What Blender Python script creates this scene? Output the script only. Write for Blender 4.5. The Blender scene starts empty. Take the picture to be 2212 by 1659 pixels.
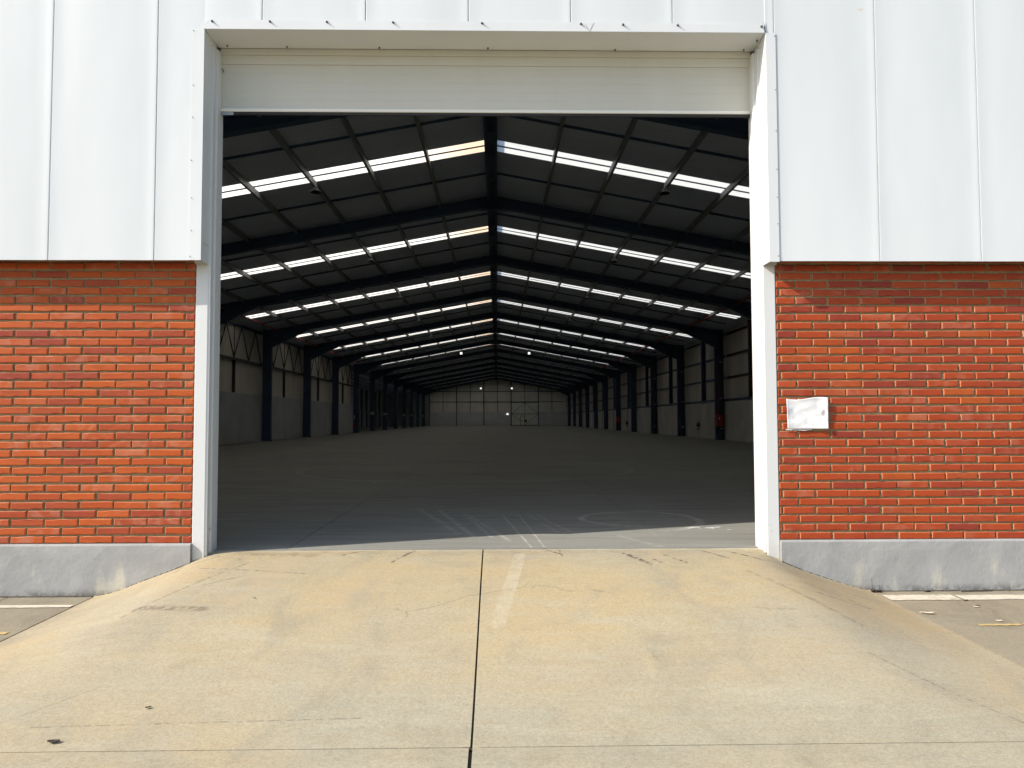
import bpy, bmesh, math, random
from mathutils import Vector, Matrix
random.seed(7)
R = math.radians
S = bpy.context.scene
COL = S.collection

# ------------------------------------------------------------------ camera
F_PX, W_PX = 1662.0, 2212.0
yaw, pit, rol = math.atan(32.0/F_PX), math.atan(76.1/F_PX), 0.0025
fw = Vector((math.sin(yaw)*math.cos(pit), math.cos(yaw)*math.cos(pit), math.sin(pit)))
r0 = Vector((math.cos(yaw), -math.sin(yaw), 0)); u0 = r0.cross(fw)
rt = r0*math.cos(rol) - u0*math.sin(rol); up = r0*math.sin(rol) + u0*math.cos(rol)
cam = bpy.data.cameras.new('camera'); cam_o = bpy.data.objects.new('camera', cam)
COL.objects.link(cam_o)
M = Matrix((rt, up, -fw)).transposed().to_4x4(); M.translation = Vector((0, -5.75, 0.98))
cam_o.matrix_world = M
cam.sensor_width = 36; cam.lens = 36*F_PX/W_PX; cam.clip_start = .05; cam.clip_end = 3000
S.camera = cam_o

# ------------------------------------------------------------------ light
LIGHT = Vector((1, .369, -.775)).normalized()          # the way sunlight travels
sun = bpy.data.lights.new('sun', 'SUN'); sun.energy = 4.4; sun.angle = R(.5); sun.color = (1, .94, .86)
sun_o = bpy.data.objects.new('sun', sun); COL.objects.link(sun_o)
sun_o.rotation_euler = LIGHT.to_track_quat('-Z', 'Y').to_euler(); sun_o.location = (-30, -12, 25)
w = bpy.data.worlds.new('World'); S.world = w; w.use_nodes = True
nt = w.node_tree
sky = nt.nodes.new('ShaderNodeTexSky'); sky.sky_type = 'NISHITA'; sky.sun_disc = False
sky.sun_elevation = math.asin(-LIGHT.z); sky.sun_rotation = math.atan2(-LIGHT.x, -LIGHT.y)
sky.air_density = 1.0; sky.dust_density = 1.6; sky.ozone_density = 1.0
nt.links.new(sky.outputs[0], nt.nodes['Background'].inputs[0])
nt.nodes['Background'].inputs[1].default_value = .15
S.view_settings.view_transform = 'Standard'; S.view_settings.look = 'None'
S.view_settings.gamma = 1; S.view_settings.use_curve_mapping = False
S.view_settings.exposure = .56
S.render.engine = 'CYCLES'
c = S.cycles
c.use_denoising = True; c.max_bounces = 10; c.diffuse_bounces = 6; c.glossy_bounces = 3
c.transmission_bounces = 6; c.transparent_max_bounces = 8
c.caustics_reflective = False; c.caustics_refractive = False; c.sample_clamp_indirect = 6

# ------------------------------------------------------------------ material helpers
class N:
    """small node-tree builder"""
    def __init__(s, name):
        s.m = bpy.data.materials.new(name); s.m.use_nodes = True
        s.t = s.m.node_tree; s.b = s.t.nodes['Principled BSDF']
        s.g = s.t.nodes.new('ShaderNodeNewGeometry'); s.pos = s.g.outputs['Position']
    def put(s, sock, v):
        if isinstance(v, bpy.types.NodeSocket): s.t.links.new(v, sock)
        elif isinstance(v, (tuple, list)) and len(v) == 3 and sock.type == 'RGBA': sock.default_value = (*v, 1)
        else: sock.default_value = v
    def math(s, op, a, b=0, cl=False):
        n = s.t.nodes.new('ShaderNodeMath'); n.operation = op; n.use_clamp = cl
        s.put(n.inputs[0], a); s.put(n.inputs[1], b); return n.outputs[0]
    def vscale(s, v, k, off=(0, 0, 0)):
        n = s.t.nodes.new('ShaderNodeMapping'); s.put(n.inputs[0], v); n.inputs['Scale'].default_value = k
        n.inputs['Location'].default_value = off
        return n.outputs[0]
    def noise(s, scale=5, detail=4, rough=.55, vec=None, dist=0, off=(0, 0, 0), k=(1, 1, 1)):
        n = s.t.nodes.new('ShaderNodeTexNoise')
        s.put(n.inputs['Vector'], s.vscale(vec or s.pos, k, off))
        n.inputs['Scale'].default_value = scale; n.inputs['Detail'].default_value = detail
        n.inputs['Roughness'].default_value = rough; n.inputs['Distortion'].default_value = dist
        return n.outputs[0]
    def ramp(s, f, stops, interp='LINEAR'):
        n = s.t.nodes.new('ShaderNodeValToRGB'); s.put(n.inputs[0], f); cr = n.color_ramp; cr.interpolation = interp
        while len(cr.elements) < len(stops): cr.elements.new(.5)
        for e, (p, col) in zip(cr.elements, stops):
            e.position = p; e.color = (*col, 1) if len(col) == 3 else col
        return n.outputs[0]
    def step(s, f, a, b):
        n = s.t.nodes.new('ShaderNodeMapRange'); n.interpolation_type = 'SMOOTHSTEP'
        s.put(n.inputs[0], f); s.put(n.inputs[1], a); s.put(n.inputs[2], b)
        return n.outputs[0]
    def mix(s, f, a, b, mode='MIX'):
        n = s.t.nodes.new('ShaderNodeMix'); n.data_type = 'RGBA'; n.blend_type = mode
        s.put(n.inputs[0], f); s.put(n.inputs[6], a); s.put(n.inputs[7], b); return n.outputs[2]
    def xyz(s):
        n = s.t.nodes.new('ShaderNodeSeparateXYZ'); s.put(n.inputs[0], s.pos); return n.outputs
    def bump(s, h, strength=.3, dist=.01):
        n = s.t.nodes.new('ShaderNodeBump'); s.put(n.inputs['Height'], h)
        n.inputs['Strength'].default_value = strength; n.inputs['Distance'].default_value = dist
        s.put(s.b.inputs['Normal'], n.outputs[0])
    def col(s, v): s.put(s.b.inputs['Base Color'], v)
    def rough(s, v): s.put(s.b.inputs['Roughness'], v)
    def set(s, **k):
        for a, v in k.items(): s.put(s.b.inputs[a.replace('_', ' ')], v)
        return s
    def seg(s, xy, a, b, wd, soft=.6):
        """mask of a stroke from a to b on the ground plane (world x, y)"""
        ax, ay = a; dx, dy = b[0]-ax, b[1]-ay; L2 = dx*dx+dy*dy
        px = s.math('SUBTRACT', xy[0], ax); py = s.math('SUBTRACT', xy[1], ay)
        t = s.math('DIVIDE', s.math('ADD', s.math('MULTIPLY', px, dx), s.math('MULTIPLY', py, dy)), L2, True)
        ex = s.math('SUBTRACT', px, s.math('MULTIPLY', t, dx)); ey = s.math('SUBTRACT', py, s.math('MULTIPLY', t, dy))
        d = s.math('SQRT', s.math('ADD', s.math('MULTIPLY', ex, ex), s.math('MULTIPLY', ey, ey)))
        return s.step(d, wd, wd*(1-soft))
    def ring(s, xy, c_, r, wd):
        px = s.math('SUBTRACT', xy[0], c_[0]); py = s.math('SUBTRACT', xy[1], c_[1])
        d = s.math('SQRT', s.math('ADD', s.math('MULTIPLY', px, px), s.math('MULTIPLY', py, py)))
        return s.step(s.math('ABSOLUTE', s.math('SUBTRACT', d, r)), wd, wd*.3)

def simple(name, col, rough=.6, var=.12, scale=3, metal=0, k=(1, 1, 1), bump=0, bscale=40):
    n = N(name)
    f = n.noise(scale, 5, .6, k=k)
    d = tuple(x*(1-var*1.6) for x in col); l = tuple(min(1, x*(1+var)) for x in col)
    n.col(n.ramp(f, [(.3, d), (.7, l)])); n.rough(rough); n.set(Metallic=metal)
    if bump: n.bump(n.noise(bscale, 4, .6, k=k), bump, .004)
    return n.m

MAT = {}
def make_concrete(name, base, warm, dark, marks=False):
    n = N(name); xy = n.xyz()
    big = n.noise(.55, 5, .6, dist=.6); mid = n.noise(2.3, 5, .62, dist=.9, off=(3, 7, 0), k=(1, .55, 1)); fine = n.noise(55, 4, .7)
    col = n.ramp(n.math('ADD', big, n.math('MULTIPLY', n.step(xy[1], -2.6, -.8), .12 if marks else 0)), [(.42, base), (.66, warm)])
    col = n.mix(n.math('MULTIPLY', n.step(mid, .44, .72), .75), col, dark)
    brm = n.noise(3.2, 6, .72, off=(1, 9, 0), k=(.5, 3.5, 1), dist=.3); col = n.mix(n.math('MULTIPLY', n.step(brm, .45, .7), .4), col, tuple(min(1, v*1.17) for v in base))
    brd = n.noise(7, 5, .7, off=(8, 3, 0), k=(.6, 2.2, 1)); col = n.mix(n.math('MULTIPLY', n.step(brd, .5, .72), .35), col, tuple(v*.8 for v in warm))
    col = n.mix(n.math('MULTIPLY', n.step(n.noise(.9, 6, .7, off=(11, 2, 0), k=(1, 2.2, 1)), .53, .7), .55), col, tuple(min(1, v*1.16) for v in base))
    grit = n.ramp(fine, [(.3, (.8, .8, .79)), (.5, (.99, .99, .99)), (.72, (1.12, 1.12, 1.12))])
    col = n.mix(.8, col, n.mix(1, col, grit, 'MULTIPLY'))
    gr = n.noise(170, 3, .75, off=(4, 4, 0)); col = n.mix(.8, col, n.mix(1, col, n.ramp(gr, [(.32, (.72, .71, .7)), (.5, (1, 1, 1)), (.68, (1.22, 1.22, 1.22))]), 'MULTIPLY'))
    hc = n.t.nodes.new('ShaderNodeTexVoronoi'); hc.feature = 'DISTANCE_TO_EDGE'; n.put(hc.inputs['Vector'], n.vscale(n.mix(.25, n.pos, n.noise(2.5, 4, .6)), (1, 1, 0))); hc.inputs['Scale'].default_value = .75
    col = n.mix(n.math('MULTIPLY', n.math('MULTIPLY', n.step(hc.outputs['Distance'], .0035, .001), n.step(n.noise(1.3, 3, .5, off=(9, 9, 0)), .52, .62)), .5), col, tuple(v*.45 for v in base))
    dp_ = n.noise(7, 2, .4, off=(5, 5, 0), dist=.4); col = n.mix(n.math('MULTIPLY', n.step(dp_, .745, .77), .18), col, tuple(v*.5 for v in base))
    sp = n.noise(130, 2, .5); col = n.mix(n.math('MULTIPLY', n.step(sp, .66, .74), .5), col, tuple(v*.35 for v in base))
    if marks:
        brk = n.step(n.noise(26, 4, .7), .4, .58)
        for (a, b, wd, st) in [((-1.0, .08), (-1.13, -.06), .013, .75), ((-.62, .07), (-.74, -.25), .013, .8), ((.35, .11), (.45, -.05), .013, .8),
                               ((.93, -.05), (1.07, -.33), .02, .8), ((1.22, -.12), (1.33, -.3), .014, .7), ((1.5, .05), (1.66, -.2), .016, .55),
                               ((1.72, -.02), (1.88, -.18), .016, .7), ((.46, .1), (.47, -.12), .008, .6), ((1.12, -.22), (1.16, -.31), .012, .6),
                               ((-2.05, -.35), (-1.3, -.5), .008, .5), ((-1.75, -.25), (-2.2, -1.15), .012, .35), ((2.02, -.6), (2.35, -.75), .008, .7),
                               ((2.05, -.8), (2.42, -.83), .008, .7), ((1.85, -.2), (2.1, -.22), .006, .6), ((-2.15, -1.05), (-1.75, -1.1), .035, .45),
                               ((-1.9, .02), (-1.35, -.06), .05, .3), ((1.7, -.5), (2.1, -1.3), .02, .3), ((1.95, -1.7), (2.35, -2.5), .006, .4), ((-2.0, -2.35), (-.6, -2.3), .006, .35)]:
            col = n.mix(n.math('MULTIPLY', n.math('MULTIPLY', n.seg(xy, a, b, wd*1.35), brk), min(1, st*1.25)), col, (.07, .058, .045))
        # pale dragged strip right of the joint and the dark smudge at its head
        pale = n.math('MAXIMUM', n.seg(xy, (.165, -.08), (.09, -.7), .05, .25), n.seg(xy, (.09, -.7), (.0, -1.35), .05, .25))
        col = n.mix(n.math('MULTIPLY', n.math('MULTIPLY', pale, n.step(n.noise(7, 5, .75), .3, .65)), .5), col, (.49, .445, .34))
        col = n.mix(n.math('MULTIPLY', n.seg(xy, (.2, -.2), (.27, -.1), .045, .3), .45), col, (.33, .29, .22))
        # tyre scrub along the threshold
        edge = n.math('MULTIPLY', n.step(xy[1], -.2, .06), n.step(n.noise(14, 6, .78, k=(.7, 3, 1)), .5, .6))
        col = n.mix(n.math('MULTIPLY', edge, .6), col, (.2, .16, .11))
        sc = n.math('MULTIPLY', n.math('MULTIPLY', n.step(xy[1], -.5, -.02), n.step(n.noise(30, 5, .8, k=(2.2, .8, 1), off=(2, 2, 0)), .59, .66)), n.step(n.noise(1.7, 3, .5, off=(7, 1, 0)), .42, .56)); col = n.mix(n.math('MULTIPLY', sc, .6), col, (.14, .11, .08))
        lip = n.math('MULTIPLY', n.step(xy[1], .01, .1), n.step(n.noise(6, 5, .7, k=(.5, 2, 1)), .35, .6)); col = n.mix(n.math('MULTIPLY', lip, .5), col, (.5, .47, .38))
        # rusty run-off fans
        tracks = n.math('MULTIPLY', n.step(n.noise(1.1, 5, .6, k=(2.4, .35, 1), off=(5, 0, 0)), .52, .68), n.step(xy[1], -2.4, -.4))
        col = n.mix(n.math('MULTIPLY', tracks, .38), col, (.4, .31, .2))
    n.col(col); n.rough(.85); n.set(Specular_IOR_Level=.25)
    n.bump(n.math('ADD', n.math('MULTIPLY', fine, .6), n.noise(220, 3, .6)), .3, .0012)
    return n.m
MAT['ramp'] = make_concrete('ramp concrete', (.335, .307, .225), (.4, .32, .188), (.285, .256, .185), True)
MAT['yard'] = make_concrete('yard concrete', (.26, .235, .17), (.28, .238, .165), (.185, .165, .122))

def make_floor():
    n = N('polished hall floor'); xy = n.xyz()
    a = n.noise(.5, 6, .65, k=(.35, 1.4, 1)); b = n.noise(3, 6, .7, k=(.4, 3, 1), dist=.4); f = n.noise(40, 3, .6, k=(.5, 2, 1))
    col = n.ramp(a, [(.32, (.23, .228, .2)), (.68, (.315, .31, .27))])
    col = n.mix(n.step(b, .45, .75), col, (.215, .21, .19))
    col = n.mix(.35, col, n.mix(1, col, n.ramp(f, [(.3, (.65, .65, .65)), (.7, (1.25, 1.25, 1.25))]), 'MULTIPLY'))
    stk = n.noise(1.6, 7, .75, k=(.25, 4, 1), off=(3, 1, 0)); col = n.mix(n.math('MULTIPLY', n.step(stk, .46, .68), .55), col, (.17, .165, .15))
    brk = n.step(n.noise(9, 5, .75), .34, .62)
    for (p, q, wd, st) in [((-.33, .9), (-.9, 2.9), .05, .3), ((-.2, .75), (-.62, 2.6), .045, .4), ((-.05, .7), (-.36, 2.4), .03, .28),
                           ((.1, .5), (-.3, 2.2), .03, .35), ((.26, .2), (.06, 2.1), .013, .75), ((.36, .2), (.22, 2.2), .011, .6),
                           ((.52, .95), (.32, 2.2), .02, .3), ((.64, 1.0), (.48, 1.7), .016, .45), ((.48, 1.7), (.4, 2.25), .016, .4),
                           ((-.45, 1.5), (-.75, 2.3), .02, .3), ((.3, .8), (1.3, 1.35), .03, .2), ((1.25, .2), (1.02, .75), .05, .2)]:
        col = n.mix(n.math('MULTIPLY', n.math('MULTIPLY', n.seg(xy, p, q, wd, .8), brk), min(1, st*1.35)), col, (.52, .51, .46))
    rg = n.math('MAXIMUM', n.math('MULTIPLY', n.ring(xy, (1.35, 1.85), .52, .05), n.step(xy[0], 1.7, 1.1)), n.math('MULTIPLY', n.ring(xy, (1.15, 1.75), .8, .06), n.step(xy[0], 1.2, 1.8)))
    rg = n.math('MAXIMUM', rg, n.math('MULTIPLY', n.ring(xy, (-.6, 9.5), 3.2, .09), .5))
    col = n.mix(n.math('MULTIPLY', n.math('MULTIPLY', rg, brk), .7), col, (.54, .53, .47))
    dust = n.math('MULTIPLY', n.seg(xy, (-.1, 1.8), (.1, 2.1), .9, .9), n.step(n.noise(11, 6, .8, k=(.4, 3, 1)), .5, .66))
    col = n.mix(n.math('MULTIPLY', dust, .5), col, (.54, .53, .5))
    n.col(col); n.rough(n.ramp(b, [(.3, (.5,)*3), (.7, (.68,)*3)])); n.set(Specular_IOR_Level=.35)
    n.bump(n.noise(25, 4, .6, k=(.5, 2, 1)), .12, .003)
    return n.m
MAT['floor'] = make_floor()

def make_brick(name, stops, bloom, far=False):
    n = N(name)
    if far:
        at = n.t.nodes.new('ShaderNodeAttribute'); at.attribute_name = 'brick_random'; rnd = at.outputs['Fac']
    else: rnd = n.t.nodes.new('ShaderNodeObjectInfo').outputs['Random']
    col = n.ramp(rnd, stops)
    o = n.t.nodes.new('ShaderNodeTexCoord').outputs['Object']
    st = n.noise(6, 5, .65, k=(1, 1, 7)); col = n.mix(n.math('MULTIPLY', n.step(st, .42, .75), .5), col, n.mix(1, col, (.68, .6, .55), 'MULTIPLY'))
    # kiln bloom: pinkish-pale clouds that sit on single bricks
    cl = n.noise(7, 3, .5, dist=1.2, off=(2, 0, 5)); per = n.step(n.math('FRACT', n.math('MULTIPLY', rnd, 17.3)), .58, .9)
    col = n.mix(n.math('MULTIPLY', n.math('MULTIPLY', n.step(cl, .42, .68), per), bloom), col, (.5, .225, .15))
    fl = n.noise(90, 3, .6); col = n.mix(n.math('MULTIPLY', n.step(fl, .62, .72), .28), col, (.3, .08, .03))
    # mortar smeared over the arrises
    sp_ = n.t.nodes.new('ShaderNodeSeparateXYZ'); n.put(sp_.inputs[0], o)
    ez = n.math('MINIMUM', sp_.outputs[2], n.math('SUBTRACT', .0505, sp_.outputs[2])); ex = n.math('MINIMUM', sp_.outputs[0], n.math('SUBTRACT', .2375, sp_.outputs[0]))
    ed = n.math('ADD', n.math('MINIMUM', ez, ex), n.math('MULTIPLY', n.math('SUBTRACT', n.noise(45, 4, .7), .5), .012))
    if not far: col = n.mix(n.math('MULTIPLY', n.step(ed, .0042, .0012), .5), col, (.48, .29, .15))
    n.col(col); n.rough(n.ramp(n.noise(30, 3, .6), [(.3, (.5,)*3), (.7, (.72,)*3)])); n.set(Specular_IOR_Level=.2)
    n.bump(n.math('ADD', n.noise(30, 4, .65, k=(.5, 1, 5)), n.math('MULTIPLY', n.noise(160, 3, .6), .5)), .35, .004)
    return n.m
ORANGE_STOPS = [(0, (.34, .062, .026)), (.22, (.42, .08, .02)), (.55, (.47, .094, .018)), (.8, (.41, .071, .018)), (1, (.31, .055, .03))]
MAT['brick_l'] = make_brick('orange brick', ORANGE_STOPS, .42); MAT['brick_l_far'] = make_brick('orange brickwork', ORANGE_STOPS, .42, True)
RED_STOPS = [(0, (.26, .042, .026)), (.2, (.35, .055, .02)), (.5, (.4, .066, .017)), (.85, (.33, .05, .019)), (.96, (.43, .088, .018)), (1, (.27, .046, .026))]
MAT['brick_r'] = make_brick('red brick', RED_STOPS, .3); MAT['brick_r_far'] = make_brick('red brickwork', RED_STOPS, .3, True)
def make_mortar():
    n = N('sandy mortar'); f = n.noise(45, 5, .7)
    n.col(n.ramp(f, [(.3, (.25, .19, .1)), (.7, (.4, .32, .19))])); n.rough(.95); n.bump(n.noise(120, 4, .7), .6, .006); return n.m
MAT['mortar'] = make_mortar()
def make_plinth():
    n = N('grey rendered plinth'); xy = n.xyz()
    f = n.noise(3, 6, .65, dist=.5); col = n.ramp(f, [(.3, (.285, .286, .28)), (.7, (.365, .366, .355))])
    drip = n.math('MULTIPLY', n.step(n.noise(4.5, 5, .6, k=(1, 1, .35), off=(4, 0, 0)), .55, .72), n.step(xy[2], .02, -.16))
    col = n.mix(n.math('MULTIPLY', drip, .6), col, (.6, .56, .44))
    dirt = n.math('MULTIPLY', n.step(xy[2], -.235, -.3), n.step(n.noise(9, 5, .7), .42, .6))
    col = n.mix(n.math('MULTIPLY', dirt, .75), col, (.1, .09, .08))
    sp = n.noise(60, 3, .6); col = n.mix(n.math('MULTIPLY', n.step(sp, .68, .74), .5), col, (.18, .17, .16))
    n.col(col); n.rough(.9); n.bump(n.math('ADD', n.noise(28, 5, .65), n.math('MULTIPLY', n.noise(6, 3, .5), .8)), .35, .008); return n.m
MAT['plinth'] = make_plinth()
def make_white(name, col, dirt=.25, gloss=.42):
    n = N(name)
    a = n.noise(.8, 4, .6, k=(1.6, 1, .35), dist=.4); b = n.noise(7, 6, .7, k=(2, 1, .25))
    d = tuple(v*.93 for v in col)
    cc = n.ramp(a, [(.3, d), (.7, col)])
    cc = n.mix(n.math('MULTIPLY', n.step(b, .56, .8), dirt), cc, tuple(v*q for v, q in zip(col, (.74, .72, .66))))
    n.col(cc); n.rough(gloss); n.set(Specular_IOR_Level=.4)
    if name == 'white cladding paint':
        xx = n.xyz(); px = n.math('MULTIPLY', n.math('SUBTRACT', xx[0], 2.74), .35); pz = n.math('SUBTRACT', xx[2], 4.05)
        d_ = n.math('ADD', n.math('SQRT', n.math('ADD', n.math('MULTIPLY', px, px), n.math('MULTIPLY', pz, pz))), n.math('MULTIPLY', n.math('SUBTRACT', n.noise(20, 4, .7), .5), .03))
        cc = n.mix(n.math('MULTIPLY', n.step(d_, .014, .002), .45), cc, (.6, .45, .34)); n.col(cc)
    if name == 'white door post paint':
        xx = n.xyz(); lowz = n.step(xx[2], .75, .0)
        cc = n.mix(n.math('MULTIPLY', n.math('MULTIPLY', lowz, n.step(n.noise(28, 5, .75, k=(1.3, 1.3, .7)), .6, .68)), .7), cc, (.22, .19, .15))
        cc = n.mix(n.math('MULTIPLY', n.step(xx[2], .12, -.05), n.math('MULTIPLY', n.noise(9, 5, .7), .6)), cc, (.45, .4, .3)); n.col(cc)
    n.bump(n.noise(1.7, 2, .5, k=(1.5, 1, .6)), .16, .03); return n.m
MAT['clad'] = make_white('white cladding paint', (.69, .722, .728), .1)
MAT['trim'] = make_white('white flashing paint', (.7, .722, .726), .12)
MAT['shut'] = make_white('off-white shutter paint', (.62, .61, .535), .3, .5)
MAT['bar'] = make_white('pale shutter bar paint', (.84, .83, .76), .12, .5)
MAT['post'] = make_white('white door post paint', (.66, .675, .67), .25, .5)
MAT['filler'] = simple('dark joint filler', (.045, .036, .028), .9)
MAT['grit'] = simple('dark grit', (.07, .058, .045), .95, .4, 40)
MAT['rubber'] = simple('black rubber seal', (.025, .025, .025), .8)
MAT['steel'] = simple('zinc screw', (.12, .115, .11), .45, metal=.7)
MAT['navy'] = simple('navy steel paint', (.042, .075, .14), .5, .15, 1.5)
MAT['navy2'] = simple('faded blue steel paint', (.06, .095, .155), .55, .15, 1.5)
MAT['purlin'] = simple('grey purlin steel', (.24, .245, .25), .5, .15, 1.5)
MAT['dark'] = simple('dark brown steel', (.04, .037, .038), .6)
MAT['rust'] = simple('dark maroon primer', (.045, .022, .02), .6)
def make_roofsheet():
    n = N('ribbed roof lining'); n.col(n.ramp(n.noise(.6, 5, .6, k=(.5, 1.5, 1)), [(.3, (.54, .61, .7)), (.7, (.64, .7, .78))])); n.rough(.6)
    xy = n.xyz(); wv = n.math('SINE', n.math('MULTIPLY', xy[1], 2*math.pi/.2)); n.bump(wv, .35, .01); return n.m
MAT['roof'] = make_roofsheet()
def make_skylight():
    n = N('translucent skylight sheet'); xy = n.xyz()
    ax = n.math('ADD', xy[0], .15)
    stain = n.math('MULTIPLY', n.step(ax, -2.0, -.2), n.step(ax, .1, -.1))
    col = n.mix(n.math('MULTIPLY', n.noise(2, 5, .6, k=(.3, 3, 1)), .45), (.82, .79, .7), (.64, .61, .52))
    col = n.mix(n.math('MULTIPLY', n.step(n.noise(5, 6, .7, k=(.25, 5, 1)), .45, .7), .45), col, (.42, .4, .34))
    col = n.mix(n.math('MULTIPLY', stain, .8), col, (.6, .42, .25))
    tr = n.t.nodes.new('ShaderNodeBsdfTranslucent'); n.put(tr.inputs[0], col)
    di = n.t.nodes.new('ShaderNodeBsdfDiffuse'); n.put(di.inputs[0], col)
    mx = n.t.nodes.new('ShaderNodeMixShader'); mx.inputs[0].default_value = .93
    n.t.links.new(di.outputs[0], mx.inputs[1]); n.t.links.new(tr.outputs[0], mx.inputs[2])
    n.t.links.new(mx.outputs[0], n.t.nodes['Material Output'].inputs[0]); return n.m
MAT['sky'] = make_skylight()
MAT['panel'] = simple('grey precast panel', (.44, .46, .47), .85, .1, 1.2, bump=.2)
MAT['panel2'] = simple('pale precast panel', (.58, .57, .53), .85, .1, 1.2, bump=.2)
MAT['lining'] = simple('cream wall lining', (.63, .59, .52), .7, .12, .8, k=(1, 1, .4))
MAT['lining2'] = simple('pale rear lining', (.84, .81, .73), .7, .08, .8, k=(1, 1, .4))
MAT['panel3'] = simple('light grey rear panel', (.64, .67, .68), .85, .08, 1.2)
MAT['reardoor'] = simple('light grey door sheet', (.85, .85, .79), .6, .05, .8)
MAT['red'] = simple('red fire paint', (.3, .02, .022), .45)
MAT['black'] = simple('black plastic', (.02, .02, .02), .5)
MAT['plate'] = simple('white sign plate', (.6, .6, .58), .5)
MAT['galv'] = simple('galvanised steel', (.38, .39, .4), .45, metal=.5)
def make_white_line():
    n = N('worn white road paint'); f = n.noise(13, 6, .75, k=(.7, 2, 1)); c2 = n.ramp(n.noise(30, 4, .7), [(.3, (0.527, 0.484, 0.383)), (.7, (0.62, 0.57, 0.45))])
    n.col(n.mix(n.step(f, .5, .66), c2, (.3, .265, .2))); n.rough(.85); return n.m
MAT['white_line'] = make_white_line()
def make_yellow_line():
    n = N('worn yellow road paint'); f = n.noise(13, 6, .75, k=(.7, 2, 1)); c2 = n.ramp(n.noise(30, 4, .7), [(.3, (0.468, 0.34, 0.128)), (.7, (0.55, 0.4, 0.15))])
    n.col(n.mix(n.step(f, .5, .66), c2, (.3, .265, .2))); n.rough(.85); return n.m
MAT['yellow_line'] = make_yellow_line()
MAT['weed'] = simple('dry weed', (.075, .06, .035), .9, .3, 30)
MAT['leaf'] = simple('dry dark leaf', (.05, .035, .028), .8, .3, 30)
MAT['chip'] = simple('pale wood chip', (.62, .52, .38), .8, .2, 20)
MAT['drip'] = simple('white paint drip', (.75, .75, .72), .6)
MAT['soil'] = simple('bare earth', (.16, .13, .09), .95, .25, .5)
def emit(name, col, st):
    n = N(name); n.set(Emission_Color=col, Emission_Strength=st); n.col((.8, .8, .8)); return n.m
MAT['lamp'] = emit('lit lamp face', (1, .97, .9), .9)
def make_notice():
    n = N('sun-bleached notice'); xy = n.xyz()
    a = n.noise(9, 4, .6, dist=1); col = n.ramp(a, [(.3, (.74, .74, .75)), (.7, (.84, .84, .84))])
    # faint blue handwriting, left
    m = n.math('MULTIPLY', n.step(n.noise(60, 3, .6, k=(1.6, 1, .8), dist=2), .55, .62), n.math('MULTIPLY', n.step(xy[0], 2.25, 2.2), n.math('MULTIPLY', n.step(xy[2], 1.02, 1.035), n.step(xy[2], 1.09, 1.07))))
    col = n.mix(n.math('MULTIPLY', m, .5), col, (.3, .52, .62))
    # dark scuffed spot, right
    px = n.math('SUBTRACT', xy[0], 2.452); pz = n.math('MULTIPLY', n.math('SUBTRACT', xy[2], 1.022), .8)
    d = n.math('ADD', n.math('SQRT', n.math('ADD', n.math('MULTIPLY', px, px), n.math('MULTIPLY', pz, pz))), n.math('MULTIPLY', n.math('SUBTRACT', n.noise(48, 5, .75), .5), .07))
    col = n.mix(n.math('MULTIPLY', n.step(d, .024, .008), .7), col, (.26, .21, .23))
    bt = n.math('MULTIPLY', n.step(xy[2], .935, .91), n.step(n.noise(55, 5, .75), .55, .65)); col = n.mix(n.math('MULTIPLY', bt, .55), col, (.42, .3, .32))
    n.col(col); n.rough(.35); n.set(Specular_IOR_Level=.5); n.bump(n.noise(14, 4, .6, dist=1.5), .22, .01); return n.m
MAT['notice'] = make_notice()
MAT['sleeve'] = simple('clear plastic sleeve rim', (.62, .6, .6), .15)

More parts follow.
